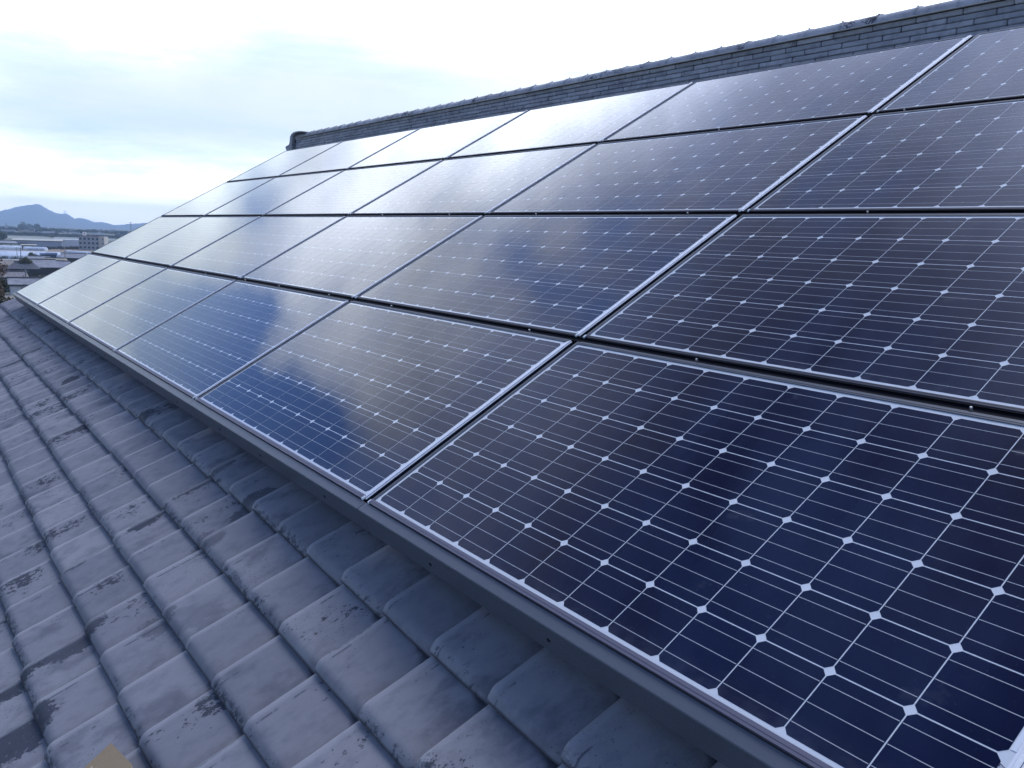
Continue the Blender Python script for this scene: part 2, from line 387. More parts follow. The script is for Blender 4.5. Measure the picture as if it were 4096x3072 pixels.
rchild(mb.build('sunlit_edge_line', mat('painted_sunlit_edge', (.62, .58, .50), .8), ridge))  # thin cream strip added: sun-lit top edge of the upper course put into colour
# caps
V = []; F = []; C = []; U = []; base = 0; CL = .2125; zc = RZ0+.1655; i = 0; x = -8.40
while x < 5.2:
    r = rng.random(3); seg = 12; st = [(.0, .058, .004), (.0005, .0710, .0), (.012, .0712, 0), (.030, .0680, 0), (CL-.008, .0655, 0), (CL+.004, .0655, 0)]
    for a, rad, dd in st:
        for k in range(seg+1):
            t = math.pi*k/seg
            V.append((x+CL-a, Yr-.02-math.cos(t)*(rad+.012)+(r[0]-.5)*.004, zc+math.sin(t)*rad*.92+(r[1]-.5)*.002)); U.append((1, 1, 0) if a < .0003 or a > CL else (.3, .5, 0))  # end rings take the dark corner tone: joint shadow put into the colour
    for a in range(len(st)-1):
        for k in range(seg):
            q = base+a*(seg+1)+k; F.append((q, q+1, q+seg+2, q+seg+1)); C.append((*r, 1))
    base += len(st)*(seg+1); x += CL; i += 1
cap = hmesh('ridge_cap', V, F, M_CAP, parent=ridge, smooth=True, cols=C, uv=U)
# nails on the caps
nail0 = None; x = -8.40+CL
while x < 1.0:
    mb = None
    if nail0 is None:
        mb = MB(); mb.cyl((0, 0, -.004), (0, 0, .008), .003, .003, 6); mb.cyl((0, 0, .008), (0, 0, .012), .0055, .004, 8)
        nail0 = mb.build('nail', M_MORTAR, ridge); q = nail0
    else:
        q = nail0.copy(); COL.objects.link(q)
    q.location = Vector((x-.03, Yr-.02, zc+.0615)); rchild(q); x += CL
# end tile: S curved plate with a lip, and its hood over the first cap
mb = MB()
prof = [(-8.35, .226), (-8.48, .234), (-8.60, .232), (-8.68, .216), (-8.725, .19), (-8.735, .15), (-8.745, .115), (-8.765, .092), (-8.80, .086), (-8.885, .074), (-8.875, .045), (-8.84, .022), (-8.80, .002), (-8.66, -.004), (-8.655, .05), (-8.66, .10), (-8.65, .16), (-8.625, .195), (-8.58, .214), (-8.48, .220), (-8.35, .217)]
prof = [(x, RZ0+z) for x, z in prof]
mb.extrude(prof, RY-.035, Yr+.135, 'y')
e = rchild(mb.build('end_tile', M_CAP, ridge)); shade_auto(e, 40)
mb = MB()
seg = 12
for a in range(seg):
    t0, t1 = math.pi*a/seg, math.pi*(a+1)/seg
    for (xa, xb, ra, rb) in ((-8.66, -8.50, .086, .083), (-8.50, -8.375, .083, .077)):
        mb.quad([(xa, Yr-.02-math.cos(t0)*ra, zc-.012+math.sin(t0)*ra*.92), (xb, Yr-.02-math.cos(t0)*rb, zc-.012+math.sin(t0)*rb*.92), (xb, Yr-.02-math.cos(t1)*rb, zc-.012+math.sin(t1)*rb*.92), (xa, Yr-.02-math.cos(t1)*ra, zc-.012+math.sin(t1)*ra*.92)], 0, (.4, .4, .4, 1))
rchild(mb.build('end_hood', M_RIDGE, ridge, smooth=True))
# verge board along the left edge
mb = MB()
mb.extrude([(ye, zof(ye, -.15)), (Yr, zof(Yr, -.15)), (Yr, zof(Yr, -.30)), (ye, zof(ye, -.30))], U0-.005, U0+.028, 'x')
rchild(mb.build('verge_board', M_RIDGE, house))

# ------------------------------------------------------------------ solar panels
PW, PH, PIT, MG = 1.60052, .83241, .1275, .0205
NX, NY = 12, 6
def panel_proto():
    root = empty('solar_panel')
    X, Y = NX*PIT, NY*PIT
    # frame: four mitred bars with a lip
    mb = MB()
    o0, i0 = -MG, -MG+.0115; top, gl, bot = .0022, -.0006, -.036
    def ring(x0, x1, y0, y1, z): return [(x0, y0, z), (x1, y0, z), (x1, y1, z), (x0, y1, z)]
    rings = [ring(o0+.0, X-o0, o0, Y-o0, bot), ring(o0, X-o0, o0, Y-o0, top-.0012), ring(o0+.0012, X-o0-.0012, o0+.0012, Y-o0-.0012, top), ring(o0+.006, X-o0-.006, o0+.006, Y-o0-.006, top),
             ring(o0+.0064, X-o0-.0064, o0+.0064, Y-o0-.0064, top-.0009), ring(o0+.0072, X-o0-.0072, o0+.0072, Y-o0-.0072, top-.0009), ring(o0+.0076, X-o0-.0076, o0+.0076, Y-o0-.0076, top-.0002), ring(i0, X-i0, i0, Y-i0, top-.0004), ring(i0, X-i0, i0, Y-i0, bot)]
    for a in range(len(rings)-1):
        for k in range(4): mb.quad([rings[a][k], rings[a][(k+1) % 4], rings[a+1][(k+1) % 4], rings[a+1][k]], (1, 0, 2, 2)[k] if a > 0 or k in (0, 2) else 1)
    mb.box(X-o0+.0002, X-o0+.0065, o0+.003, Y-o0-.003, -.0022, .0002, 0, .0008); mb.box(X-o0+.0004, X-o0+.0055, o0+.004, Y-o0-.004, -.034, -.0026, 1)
    mb.build('frame', [M_ALU, M_ALUB, M_ALUT], root)
    # laminate: backsheet, cells and ribbons under glass
    V = []; F = []; FM = []; C = []
    def q(pts, mi, c=(0.5, .5, .5, 1)):
        i = len(V); V.extend(pts); F.append(tuple(range(i, i+len(pts)))); FM.append(mi); C.append(c)
    e = i0-.0005*0
    q([(e, e, gl), (X-e, e, gl), (X-e, Y-e, gl), (e, Y-e, gl)], 0)
    q([(X-e, e, -.006), (e, e, -.006), (e, Y-e, -.006), (X-e, Y-e, -.006)], 0)
    gx, gy, ch = .0011, .0013, .0090
    for i in range(NX):
        for j in range(NY):
            x0, x1, y0, y1 = i*PIT+gx, (i+1)*PIT-gx, j*PIT+gy, (j+1)*PIT-gy; z = gl+.0003
            k = ch*.5
            q([(x0+ch, y0, z), (x1-ch, y0, z), (x1-k, y0+k, z), (x1, y0+ch, z), (x1, y1-ch, z), (x1-k, y1-k, z), (x1-ch, y1, z), (x0+ch, y1, z), (x0+k, y1-k, z), (x0, y1-ch, z), (x0, y0+ch, z), (x0+k, y0+k, z)], 1, (*rng.random(3), 1))
            for fr in (.185, .5, .815):
                yb = j*PIT+fr*PIT; z2 = gl+.0006
                q([(x0+.0012, yb-.0006, z2), (x1-.0012, yb-.0006, z2), (x1-.0012, yb+.0006, z2), (x0+.0012, yb+.0006, z2)], 2)
    mesh('laminate', V, F, [M_BACK, M_CELL, M_BUS], root, FM, cols=C)
    # small corner keys at the lower corners
    for sx in (0, 1):
        mb = MB(); xc = o0+.004 if sx == 0 else X-o0-.004
        mb.box(xc-.0035, xc+.0035, o0-.0045, o0+.009, top-.004, top+.0028, 0, .001)
        mb.build('corner_key', M_LABEL, root)
    mb = MB(); mb.box(o0-.0092, o0-.0008, o0+.004, Y-o0-.002, -.02, -.0015, 0, .003); mb.build('side_gasket', M_DARKRUB, root)
    mb = MB(); mb.box(o0+.01, X-o0-.01, Y-o0+.0004, Y-o0+.0065, -.02, -.0012, 0, .001); mb.build('top_channel', M_ALUT, root)
    return root
proto = panel_proto()
ROWN = ['bottom row', 'second row up', 'third row up', 'top row']
COLN = ['at far left end of', 'second from far left in', 'third from far left in', 'third from right in', 'second from right in', 'at right end of']
LOOK = {(0, 0): 'pale silver solar panel', (1, 0): 'silver-grey solar panel', (2, 0): 'half silver, half blue solar panel', (3, 0): 'bright blue solar panel', (4, 0): 'grey and navy solar panel', (5, 0): 'large navy solar panel nearest the camera',
        (0, 1): 'bluish white solar panel', (5, 1): 'dark navy solar panel', (5, 2): 'slate blue solar panel', (5, 3): 'slate grey solar panel'}
first = True
for r in range(4):
    for c in range(6):
        o = proto if first else copy_tree(proto)
        first = False
        u, v = (c-5)*PW, r*PH
        o.location = roofpt(u, v, 0); o.rotation_euler = (PHI, 0, 0)
        lk = LOOK.get((c, r), 'whitish sky-reflecting solar panel' if c < 3 or r == 3 else 'grey-blue gridded solar panel')
        tag(o, f'{lk} {COLN[c]} {ROWN[r]}', 'solar panel', 'solar panels in four rows on the roof')
        if (c, r) == (5, 0): NEAR = o
# printed serial number and bar code strip on the nearest panel
def text(body, size, parent, loc, rot, m, name='serial_number'):
    cu = bpy.data.curves.new(name, 'FONT'); cu.body = body; cu.size = size; cu.align_x = 'LEFT'; cu.align_y = 'CENTER'; cu.extrude = .00004
    t = bpy.data.objects.new(name, cu); COL.objects.link(t); cu.materials.append(m); t.parent = parent; t.location = loc; t.rotation_euler = rot
    dg = bpy.context.evaluated_depsgraph_get(); me = bpy.data.meshes.new_from_object(t.evaluated_get(dg)); bpy.data.objects.remove(t)
    t = bpy.data.objects.new(name, me); COL.objects.link(t); t.parent = parent; t.location = loc; t.rotation_euler = rot
    return t
mb = MB(); X = NX*PIT; mb.box(X+.0005, X+.0082, .139, .230, -.0002, .00025, 0)
lab = mb.build('serial_label', M_LABEL, NEAR)
text('BK45N0067', .0125, NEAR, (X+.0042, .052, .0006), (0, 0, R(90)), M_INK)

# black support rails between the rows, with their bolts
boltu = {1: [-3.9, -3.1, -2.55, -1.89, -1.25, -.28, .45, 1.16], 2: [-2.75, -1.98, -1.22, -.287, .444], 3: [-.8, .1]}
RN = {1: 'lowest black gap rail between the bottom and second panel rows', 2: 'middle black gap rail between the second and third panel rows', 3: 'highest black gap rail below the top panel row'}
bolt0 = None
for r in (1, 2, 3):
    v0 = (r-1)*PH+NY*PIT+MG; v1 = r*PH-MG
    root = empty('support_rail', roofpt(-8.03, v0, 0), (PHI, 0, 0))
    tag(root, RN[r], 'mounting rail', 'support rails between the panel rows')
    mb = MB(); L = 8.03+1.56; g = v1-v0
    mb.box(0, L, .009, g-.0004, -.05, -.0045, 0); mb.box(0, L, .0075, .009, -.05, -.012, 0)
    mb.box(0, L, g-.0035, g-.0004, -.0045, .0006, 0)
    mb.build('channel', M_BLACK, root)
    for u in boltu[r]:
        if bolt0 is None:
            mb = MB(); mb.cyl((0, 0, -.02), (0, 0, .004), .003, .003, 8); mb.cyl((0, 0, .004), (0, 0, .0055), .003, .002, 8)
            b = bolt0 = mb.build('bolt', M_STEEL, root)
        else:
            b = bolt0.copy(); COL.objects.link(b); b.parent = root
        b.location = (u+8.03, .012, 0)
# trim covers along the bottom row
cname = ['far left end', 'second panel from the far left', 'third panel from the far left', 'third panel from the right', 'second panel from the right', 'nearest panel']
cov0 = None
for c in range(6):
    root = empty('edge_trim', roofpt((c-5)*PW-.035, -.0205, 0), (PHI, 0, 0))
    tag(root, f'dark grey metal trim along the lower edge of the {cname[c]}' if c else 'dark grey metal trim at the far left end of the bottom panel row', 'edge trim', 'grey trim pieces along the bottom panel row')
    if cov0 is None:
        cov0 = root; L = PW-.003
        mb = MB(); mb.box(.018, L-.018, .0003, .0118, .0026, .0040, 0); mb.box(.018, L-.018, -.0022, .0003, -.006, .0040, 0); mb.box(.018, L-.018, .004, .006, .0040, .0046, 0); mb.build('clip_strip', M_LILAC, root)
        mb = MB()
        prof = [(-.0035, -.004), (-.0045, -.0022), (-.031, -.0030), (-.0330, -.0045), (-.0350, -.086), (-.0335, -.088), (-.0310, -.088), (-.0315, -.0060), (-.006, -.0052), (-.006, -.03), (-.0035, -.03)]
        mb.extrude(prof, 0, L, 'x'); b = mb.build('profile', M_COVER, root)
        for xx in (.35, .80, 1.34):
            mb = MB(); mb.cyl((xx, -.0337, -.047), (xx, -.0356, -.047), .005, .004, 10); mb.build('screw', M_BLACK, root)
    else:
        for ch in children(cov0):
            b = ch.copy(); COL.objects.link(b); b.parent = root

# cardboard scrap on the tiles
card = empty('cardboard_piece', roofpt(-.03, -.823, -.098), (PHI+R(1), R(-2), R(3)))
tag(card, 'torn tan cardboard scrap lying on the tiles at the bottom left', 'cardboard')
mb = MB(); mb.extrude([(0, 0), (.12, .012), (.25, .0), (.26, -.17), (.02, -.19)][::-1], 0, .004, 'z')
mb.build('sheet', M_CARD, card)
mb = MB(); mb.cyl((.03, -.055, .006), (.05, -.075, .008), .0018, .001, 5); mb.cyl((.045, -.05, .005), (.06, -.058, .007), .0015, .001, 5); mb.build('torn_fibre', mat('paper_fibre', (.55, .48, .38), .9), card)

# ------------------------------------------------------------------ the plain, the hill and everything far away
def ray(x, y):
    d = Vector(((x-2048)/FPX, -(y-1536)/FPX, -1)); return (MR @ d)
def gp(x, y, z=0):
    d = ray(x, y); s = (z-CAM.z)/d.z; return CAM+d*s
def at(x, D, z=0):
    d = ray(x, 900); h = Vector((d.x, d.y)).normalized(); return Vector((CAM.x+h.x*D, CAM.y+h.y*D, z))
def face(p):   # z rotation that turns local +y away from the camera
    return math.atan2(p.y-CAM.y, p.x-CAM.x)-math.pi/2
def zat(y, D, x=150):
    d = ray(x, y); return CAM.z+d.z/math.hypot(d.x, d.y)*D
# ground sheet
def hill(x, y):
    r = math.hypot(x+2, y-4); t = min(1, max(0, (r-26)/85)); t = t*t*(3-2*t)
    return 12.3*(1-t)
V = []; F = []; radii = [0, 6, 14, 22, 30, 40, 50, 60, 70, 80, 90, 100, 112, 130, 160, 220, 300, 420, 600, 900, 1400, 2200, 3600, 6000, 10400]; seg = 96
for r in radii:
    for k in range(seg):
        t = 2*math.pi*k/seg; x, y = r*math.cos(t)-2, r*math.sin(t)+4; V.append((x, y, hill(x, y)))
for a in range(len(radii)-1):
    for k in range(seg):
        k2 = (k+1) % seg; F.append((a*seg+k, (a+1)*seg+k, (a+1)*seg+k2, a*seg+k2))
def gfn(n, b):
    P = n.coord('Object')
    v = n.node('ShaderNodeTexVoronoi', distance='CHEBYCHEV'); n.put(v.inputs['Vector'], n.vscale(P, (1, .45, 1), rot=(0, 0, .5))); v.inputs['Scale'].default_value = .012
    c = n.sep(v.outputs['Color'])
    f = n.mix(n.ramp(c[0], .3, .7), (.16, .13, .085), (.115, .125, .075)); f = n.mix(n.ramp(c[1], .6, .8), f, (.22, .21, .17))
    sm = n.noise(P, .15, 6, .6); f = n.mix(n.ramp(sm, .4, .7, 0, .5), f, (.09, .085, .06))
    return {'Base Color': f}
g = mesh('ground', V, F, mat('field_ground', rough=.95, fn=gfn), smooth=True); tag(g, kind='structure')

def strip(name, x0, x1, ya, yb, xb0, xb1, m, z=.03):
    """flat patch of ground between far edge row ya and near edge row yb"""
    nx = 12; top = [gp(x0+(x1-x0)*i/nx, ya[0]+(ya[1]-ya[0])*i/nx) for i in range(nx+1)]; bot = [gp(xb0+(xb1-xb0)*i/nx, yb[0]+(yb[1]-yb[0])*i/nx) for i in range(nx+1)]
    V = [(p.x, p.y, z) for p in top+bot]; F = [(nx+1+i, nx+2+i, i+1, i) for i in range(nx)]
    return tag(mesh(name, V, F, m), kind='structure')
def nf(a, b, sc, det=4):
    return lambda n, _: {'Base Color': n.mix(n.ramp(n.noise(n.coord(), sc, det, .6), .35, .65), a, b)}
strip('dry_field', -60, 470, (992, 998), (1020, 1030), -60, 470, mat('dry_field', rough=.95, fn=nf((.27, .20, .14), (.20, .155, .12), .3)), .04)
strip('pale_field', -80, 470, (942, 954), (950, 964), -80, 470, mat('pale_field', rough=.95, fn=nf((.27, .29, .26), (.20, .225, .20), .05)), .05)
strip('green_field', -60, 420, (1041, 1043), (1053, 1058), -60, 420, mat('green_field', rough=.95, fn=nf((.17, .165, .09), (.12, .12, .075), .4)), .05)

# mountains
sk = [(-900, 880), (-600, 862), (-350, 858), (-160, 852), (0, 844), (20, 839), (32, 838), (65, 827), (110, 820), (150, 815), (163, 814), (180, 826), (205, 842), (240, 856), (262, 855), (278, 857), (300, 875), (320, 871), (340, 876), (355, 879), (378, 889), (400, 888), (420, 890), (445, 897), (459, 901), (500, 898), (579, 892), (640, 896), (720, 903), (850, 898), (1000, 905), (1300, 915)]
xs = np.array([s[0] for s in sk]); ys = np.array([s[1] for s in sk])
V = []; F = []; cols_ = np.arange(-900, 1300, 11); nd = 26; D0, D1 = 6000, 10200; DR = 8600
for x in cols_:
    y = np.interp(x, xs, ys); H = zat(y, DR, float(x))+random.random()*5
    for k in range(nd):
        D = D0+(D1-D0)*k/(nd-1); t = (D-D0)/(DR-D0) if D < DR else max(0, 1-(D-DR)/(D1-DR))
        prof = t**1.35 if D < DR else t
        rel = math.sin(x*.045+D*.0011)*.5+math.sin(x*.11-D*.0023)*.3+math.sin(x*.23+D*.004)*.2
        h = H*prof*(1+.16*rel*(1-prof)) ; p = at(float(x), D); V.append((p.x, p.y, h-6*(1-prof)))
for a in range(len(cols_)-1):
    for k in range(nd-1): F.append((a*nd+k, (a+1)*nd+k, (a+1)*nd+k+1, a*nd+k+1))
mt = mesh('mountains', V, F, mat('wooded_slope', rough=1, fn=nf((.05, .06, .06), (.08, .09, .085), .004, 6)), smooth=True); tag(mt, kind='structure')

# foliage
def leafmat(name, a, b): return mat(name, rough=.8, fn=lambda n, _: {'Base Color': n.mix(n.sep(n.attr('rnd', 'Vector'))[0], a, b)})
M_LEAF = leafmat('dark_leaves', (.03, .045, .022), (.075, .085, .035)); M_BROWN = leafmat('autumn_leaves', (.055, .034, .026), (.10, .06, .042)); M_MID = leafmat('mixed_leaves', (.06, .075, .045), (.13, .12, .075)); M_BARK = mat('bark', (.07, .055, .045), .9)
def tree(name, p, h, r, leaf, nleaf, lsize, label, group=None, crownlow=.3):
    root = empty(name, p, (0, 0, random.random()*6)); tag(root, label, 'tree', group)
    mb = MB(); lean = (random.random()-.5)*.1*h
    mb.cyl((0, 0, 0), (lean*.5, 0, h*.5), h*.03, h*.02, 7, cap=False); mb.cyl((lean*.5, 0, h*.5), (lean, 0, h*.88), h*.02, h*.006, 6)
    clumps = []
    for k in range(9):
        a = random.random()*6.28; e = crownlow+(.93-crownlow)*((k+.5)/9); rr = r*(.35+.5*random.random())*math.sin(math.pi*min(1, max(.12, (e-crownlow)/(1.0-crownlow)*.85+.15)))
        q = Vector((math.cos(a)*rr, math.sin(a)*rr, h*e)); clumps.append((q, r*(.34+.25*random.random())))
        mb.cyl((lean*.5, 0, h*(e*.6)), tuple(q), h*.010, h*.003, 5, cap=False)
    mb.build('trunk', M_BARK, root, smooth=True)
    mb = MB()
    for k in range(nleaf):
        q, cr = random.choice(clumps); d = Vector((random.gauss(0, 1), random.gauss(0, 1), random.gauss(0, .8))).normalized()*cr*random.random()**.4
        c = q+d; a = Vector((random.gauss(0, 1), random.gauss(0, 1), random.gauss(0, 1))).normalized(); b = a.orthogonal().normalized(); s = lsize*(.6+.8*random.random())
        mb.quad([c-a*s-b*s*.5, c+a*s-b*s*.5, c+a*s*.8+b*s*.5, c-a*s+b*s*.5])
    mb.build('crown', leaf, root)
    return root
def onhill(x, D): p = at(x, D); p.z = hill(p.x, p.y); return p
p = onhill(-100, 60); tree('evergreen_tree', p, zat(1108, 60)-p.z, 2.7, M_LEAF, 5200, .09, 'dark green tree rising behind the far corner of the roof')
p = onhill(-38, 52); tree('evergreen_tree', p, zat(1184, 52)-p.z, 1.1, leafmat('black_leaves', (.012, .014, .012), (.03, .032, .022)), 2600, .07, 'blackish bushy treetop just above the tile roof corner')
p = onhill(-58, 130); tree('autumn_tree', p, zat(1030, 130)-p.z, 3.2, M_BROWN, 4200, .16, 'reddish brown autumn tree at the left edge above the dark green one')
p = gp(104, 1108); tree('garden_tree', p, 6.8, 2.2, M_MID, 2000, .18, 'small greenish garden tree by the dark-walled house')
p = gp(118, 1104); tree('garden_tree', p, 6.2, 1.8, leafmat('rust_leaves', (.14, .08, .07), (.2, .13, .10)), 1600, .18, 'small rust-brown garden tree behind the dark-walled house')
p = gp(6, 962); tree('field_tree', p, 7.5, 6, M_LEAF, 1800, .5, 'round dark tree at the left edge beside the pale field')
for k, (x, y, h, r) in enumerate([(100, 922, 16, 13), (118, 921, 13, 12), (150, 921, 14, 12)]):
    p = gp(x, y+5); tree('distant_tree', p, h, r, M_LEAF, 900, 1.2, 'dark round tree grove on the far side of the plain', 'far trees on the plain')
p = gp(205, 951); tree('field_tree', p, 5.5, 5, M_MID, 900, .5, 'lone dull bush standing on the pale field')

# buildings
M_WIN = mat('window_glass', (.03, .04, .055), .15); M_GREYROOF = mat('grey_tile_roof', rough=.6, fn=nf((.19, .20, .23), (.28, .285, .32), .8)); M_DARKROOF = mat('dark_tile_roof', rough=.6, fn=nf((.05, .055, .075), (.085, .09, .11), 1)); M_BROWNROOF = mat('brown_roof', rough=.8, fn=nf((.22, .195, .17), (.29, .26, .23), .8))
M_WHITEW = mat('white_wall', rough=.8, fn=nf((.46, .49, .54), (.38, .41, .46), .6)); M_DARKW = mat('dark_wall_and_eave_shade', (.035, .035, .045), .8); M_CREAM = mat('cream_wall', rough=.8, fn=nf((.50, .48, .42), (.42, .41, .38), .6)); M_GREYW = mat('grey_wall', rough=.8, fn=nf((.34, .35, .38), (.28, .29, .33), .5)); M_WHITE = mat('white_trim', (.88, .88, .86), .7)
def building(name, xc, yb, wpx, wallh, roofh, depth, wallm, roofm, label, rot=0, hip=0, over=.5, wins=(), group=None, cat='house', base=0, ridge=True, rm=None):
    P = gp(xc, yb, base); D = math.hypot(P.x-CAM.x, P.y-CAM.y); W = wpx/FPX*D
    root = empty(name, P, (0, 0, face(P)+R(rot))); tag(root, label, cat, group)
    mb = MB(); mb.box(-W/2, W/2, 0, depth, 0, wallh-.36); mb.build('wall', wallm, root)
    if roofh > 0: mb = MB(); mb.box(-W/2-over*.8, W/2+over*.8, -over*.8, depth+over*.8, wallh-.36, wallh); mb.build('shaded_eaves', M_DARKW, root)  # dark box under the roof: eave shade put into its colour
    else: mb = MB(); mb.box(-W/2-.02, W/2+.02, -.02, depth+.02, wallh-.36, wallh); mb.build('coping', wallm, root)
    if roofh > 0:
        a, b, c, d = -W/2-over, W/2+over, -over, depth+over; my = depth/2; z0 = wallh+.004; z1 = wallh+roofh; h = hip*W/2; t = .18
        V = [(a, c, z0), (b, c, z0), (b, d, z0), (a, d, z0), (a+h, my, z1), (b-h, my, z1), (a, c, z0+t), (b, c, z0+t), (b, d, z0+t), (a, d, z0+t), (a+h, my, z1+t), (b-h, my, z1+t)]
        F = [(6, 7, 11, 10), (8, 9, 10, 11), (7, 8, 11), (9, 6, 10), (0, 3, 2, 1), (0, 1, 7, 6), (1, 2, 8, 7), (2, 3, 9, 8), (3, 0, 6, 9)]
        ro = mesh('roof', V, F, roofm, root)
        if ridge:
            mb = MB(); mb.box(a+h-.1, b-h+.1, my-.22, my+.22, z1+t-.05, z1+t+.3, 0); mb.build('roof_ridge', rm or M_DARKROOF, ro)
    for (fx, z, ww, wh) in wins:
        x = (fx-.5)*W; mb = MB(); mb.box(x-ww/2, x+ww/2, -.05, .02, z, z+wh); wv = mb.build('window', M_WIN, root)
        mb = MB(); mb.box(x-ww/2-.08, x+ww/2+.08, -.1, -.052, z-.1, z-.02); mb.build('sill', M_WHITE, wv)
    return root
building('small_house', 122, 1180, 118, 2.7, 1.5, 5, M_WHITEW, M_GREYROOF, 'white walled small house with a grey tiled roof by the roof corner', rot=3, wins=((.32, .9, .9, 1.1), (.62, .3, 1.5, 2.0), (.85, .9, .8, 1.1)))
building('shed', 48, 1131, 70, 1.6, 1.7, 5, M_GREYW, mat('flecked_roof', rough=.7, fn=nf((.17, .155, .15), (.33, .32, .32), 2.2)), 'old flecked gable roof behind the left end of the white house', rot=-12, cat='shed')
building('neighbour_house', 262, 1172, 110, 2.8, 2.0, 7, M_CREAM, mat('pale_roof', rough=.7, fn=nf((.40, .40, .42), (.32, .33, .36), 1.2)), 'pale roofed house partly hidden behind the bottom left panel', rot=-8, hip=.2)
building('timber_house', 100, 1110, 80, 2.9, 2.2, 7, M_DARKW, M_DARKROOF, 'house with dark timber walls and a black hipped roof', rot=4, hip=.55, over=1.0, wins=((.2, .9, 1.2, 1.2), (.35, .9, .8, 1.2)))
building('long_roofed_house', 58, 1090, 95, 2.6, 1.9, 8, M_GREYW, M_BROWNROOF, 'long house with a brownish grey roof and white ridge line at the left', rot=2, rm=M_WHITE)
building('tile_roof_house', 170, 1101, 98, 2.8, 2.7, 8, M_DARKW, M_GREYROOF, 'large grey tiled roof right of the dark timber house', rot=6, hip=.25, over=1.0)
building('tile_roof_house', 232, 1096, 80, 2.5, 2.2, 7, M_DARKW, mat('lilac_roof', rough=.7, fn=nf((.27, .27, .33), (.22, .22, .27), 1)), 'lilac grey roof just above the bottom left solar panel', rot=-4, hip=.3, over=.8)
building('low_house', 165, 1062, 85, 2.2, 1.7, 8, M_GREYW, M_GREYROOF, 'low grey roofed house below the white greenhouses', rot=10, hip=.3)
building('low_house', 216, 1067, 70, 2.0, 1.6, 8, M_CREAM, mat('straw_roof', rough=.8, fn=nf((.36, .34, .24), (.30, .27, .2), 1)), 'low house with a straw coloured roof below the greenhouses', rot=-10, hip=.2)
building('low_house', 292, 1054, 75, 2.6, 2.1, 9, M_DARKW, M_GREYROOF, 'grey gabled house under the right end of the greenhouses', rot=-6)
# warehouse: long grey hall with a cream roof, and the pale block joined to it
building('warehouse', 150, 992, 150, 5.6, 1.0, 30, mat('blue_grey_cladding', rough=.6, fn=nf((.27, .30, .40), (.31, .34, .43), .15)), mat('cream_roof', (.46, .44, .39), .7), 'long blue-grey warehouse with a cream roof edge across the fields', rot=-3, cat='warehouse', ridge=False, wins=((.06, .8, 2.4, 3), (.2, .8, 2.4, 3)))
building('pale_hall', 271, 993, 92, 6.9, 0, 26, mat('pale_grey_cladding', rough=.6, fn=nf((.56, .57, .64), (.50, .52, .60), .15)), M_GREYROOF, 'tall pale grey windowless hall between the warehouse and the office block', rot=-3, cat='warehouse')
building('farm_building', 25, 990, 70, 3.2, 1.7, 9, M_CREAM, M_GREYROOF, 'farm house with a grey roof at the left end of the warehouse', rot=5, hip=.3, cat='house', wins=((.3, 1, 1.4, 1.2), (.7, 1, 1.4, 1.2)))
building('farm_building', 78, 990, 42, 3.4, 2.0, 9, M_GREYW, M_DARKROOF, 'dark roofed farm house touching the warehouse', rot=-6, cat='house')
building('annex', 116, 994, 44, 2.4, .7, 5, M_CREAM, M_CREAM, 'low cream annex in front of the warehouse', cat='shed', wins=((.5, .8, .9, .9),))
# office block with windows and the sign board on its roof
P = gp(357, 1001); D = math.hypot(P.x-CAM.x, P.y-CAM.y); W = 66/FPX*D
off = empty('office_block', P, (0, 0, face(P)+R(-14))); tag(off, 'three storey grey office block with rows of dark windows beyond the fields', 'office building')
mb = MB(); mb.box(-W/2, W/2, 0, 13, 0, 10.3); mb.build('wall', M_GREYW, off)
mb = MB(); mb.box(W/2, W/2+3.9, -.3, 12, 0, 10.6); mb.build('stair_wing', mat('beige_wall', (.46, .43, .40), .8), off)
mb = MB(); mb.box(-W/2-.1, W/2-.02, -.15, 13.1, 10.3, 10.75); mb.build('roof_edge', mat('rust_edge', (.20, .13, .12), .8), off)
for fl in range(3):
    for k in range(5):
        x = -W/2+1.2+k*(W-2.4)/4; mb = MB(); mb.box(x-.75, x+.75, -.06, .02, 1.3+fl*3.3, 2.8+fl*3.3); wv = mb.build('window', M_WIN, off)
    mb = MB(); mb.box(W/2+2.4, W/2+3.2, -.36, -.28, 1.5+fl*3.3, 2.6+fl*3.3); mb.build('window', M_WIN, off)
sg = empty('rooftop_sign', P+Matrix.Rotation(face(P)+R(-14), 3, 'Z') @ Vector((-W/2+3.2, 4, 10.75)), (0, 0, face(P)+R(-6)))
tag(sg, 'white square sign board with a dull red oval, on the office block roof', 'sign')
mb = MB(); mb.box(-1.35, 1.35, 0, .4, .4, 3.0, 0, .05); mb.build('board', M_WHITE, sg)
mb = MB()
for s_ in (-.9, .9): mb.cyl((s_, .2, 0), (s_, .2, .45), .08)
mb.build('post', M_GREYW, sg)
mb = MB(); mb.quad([(math.cos(t)*.42, -.012, 1.85+math.sin(t)*.62) for t in np.linspace(0, 2*math.pi, 18)[:-1]]); mb.quad([(math.cos(t)*.16+.02, -.02, 1.95+math.sin(t)*.3) for t in np.linspace(0, 2*math.pi, 12)[:-1]], 1); mb.build('emblem', [mat('dull_red', (.30, .10, .12), .7), mat('dull_pink', (.45, .3, .33), .7)], sg)
mb = MB(); mb.box(-.5, .5, -.02, 0, .85, .98); mb.build('emblem_line', M_GREYW, sg)
building('plant_room', 324, 986, 12, 1.9, 0, 3, M_WHITE, M_WHITE, 'small white box beside the office block wall', cat='tank')

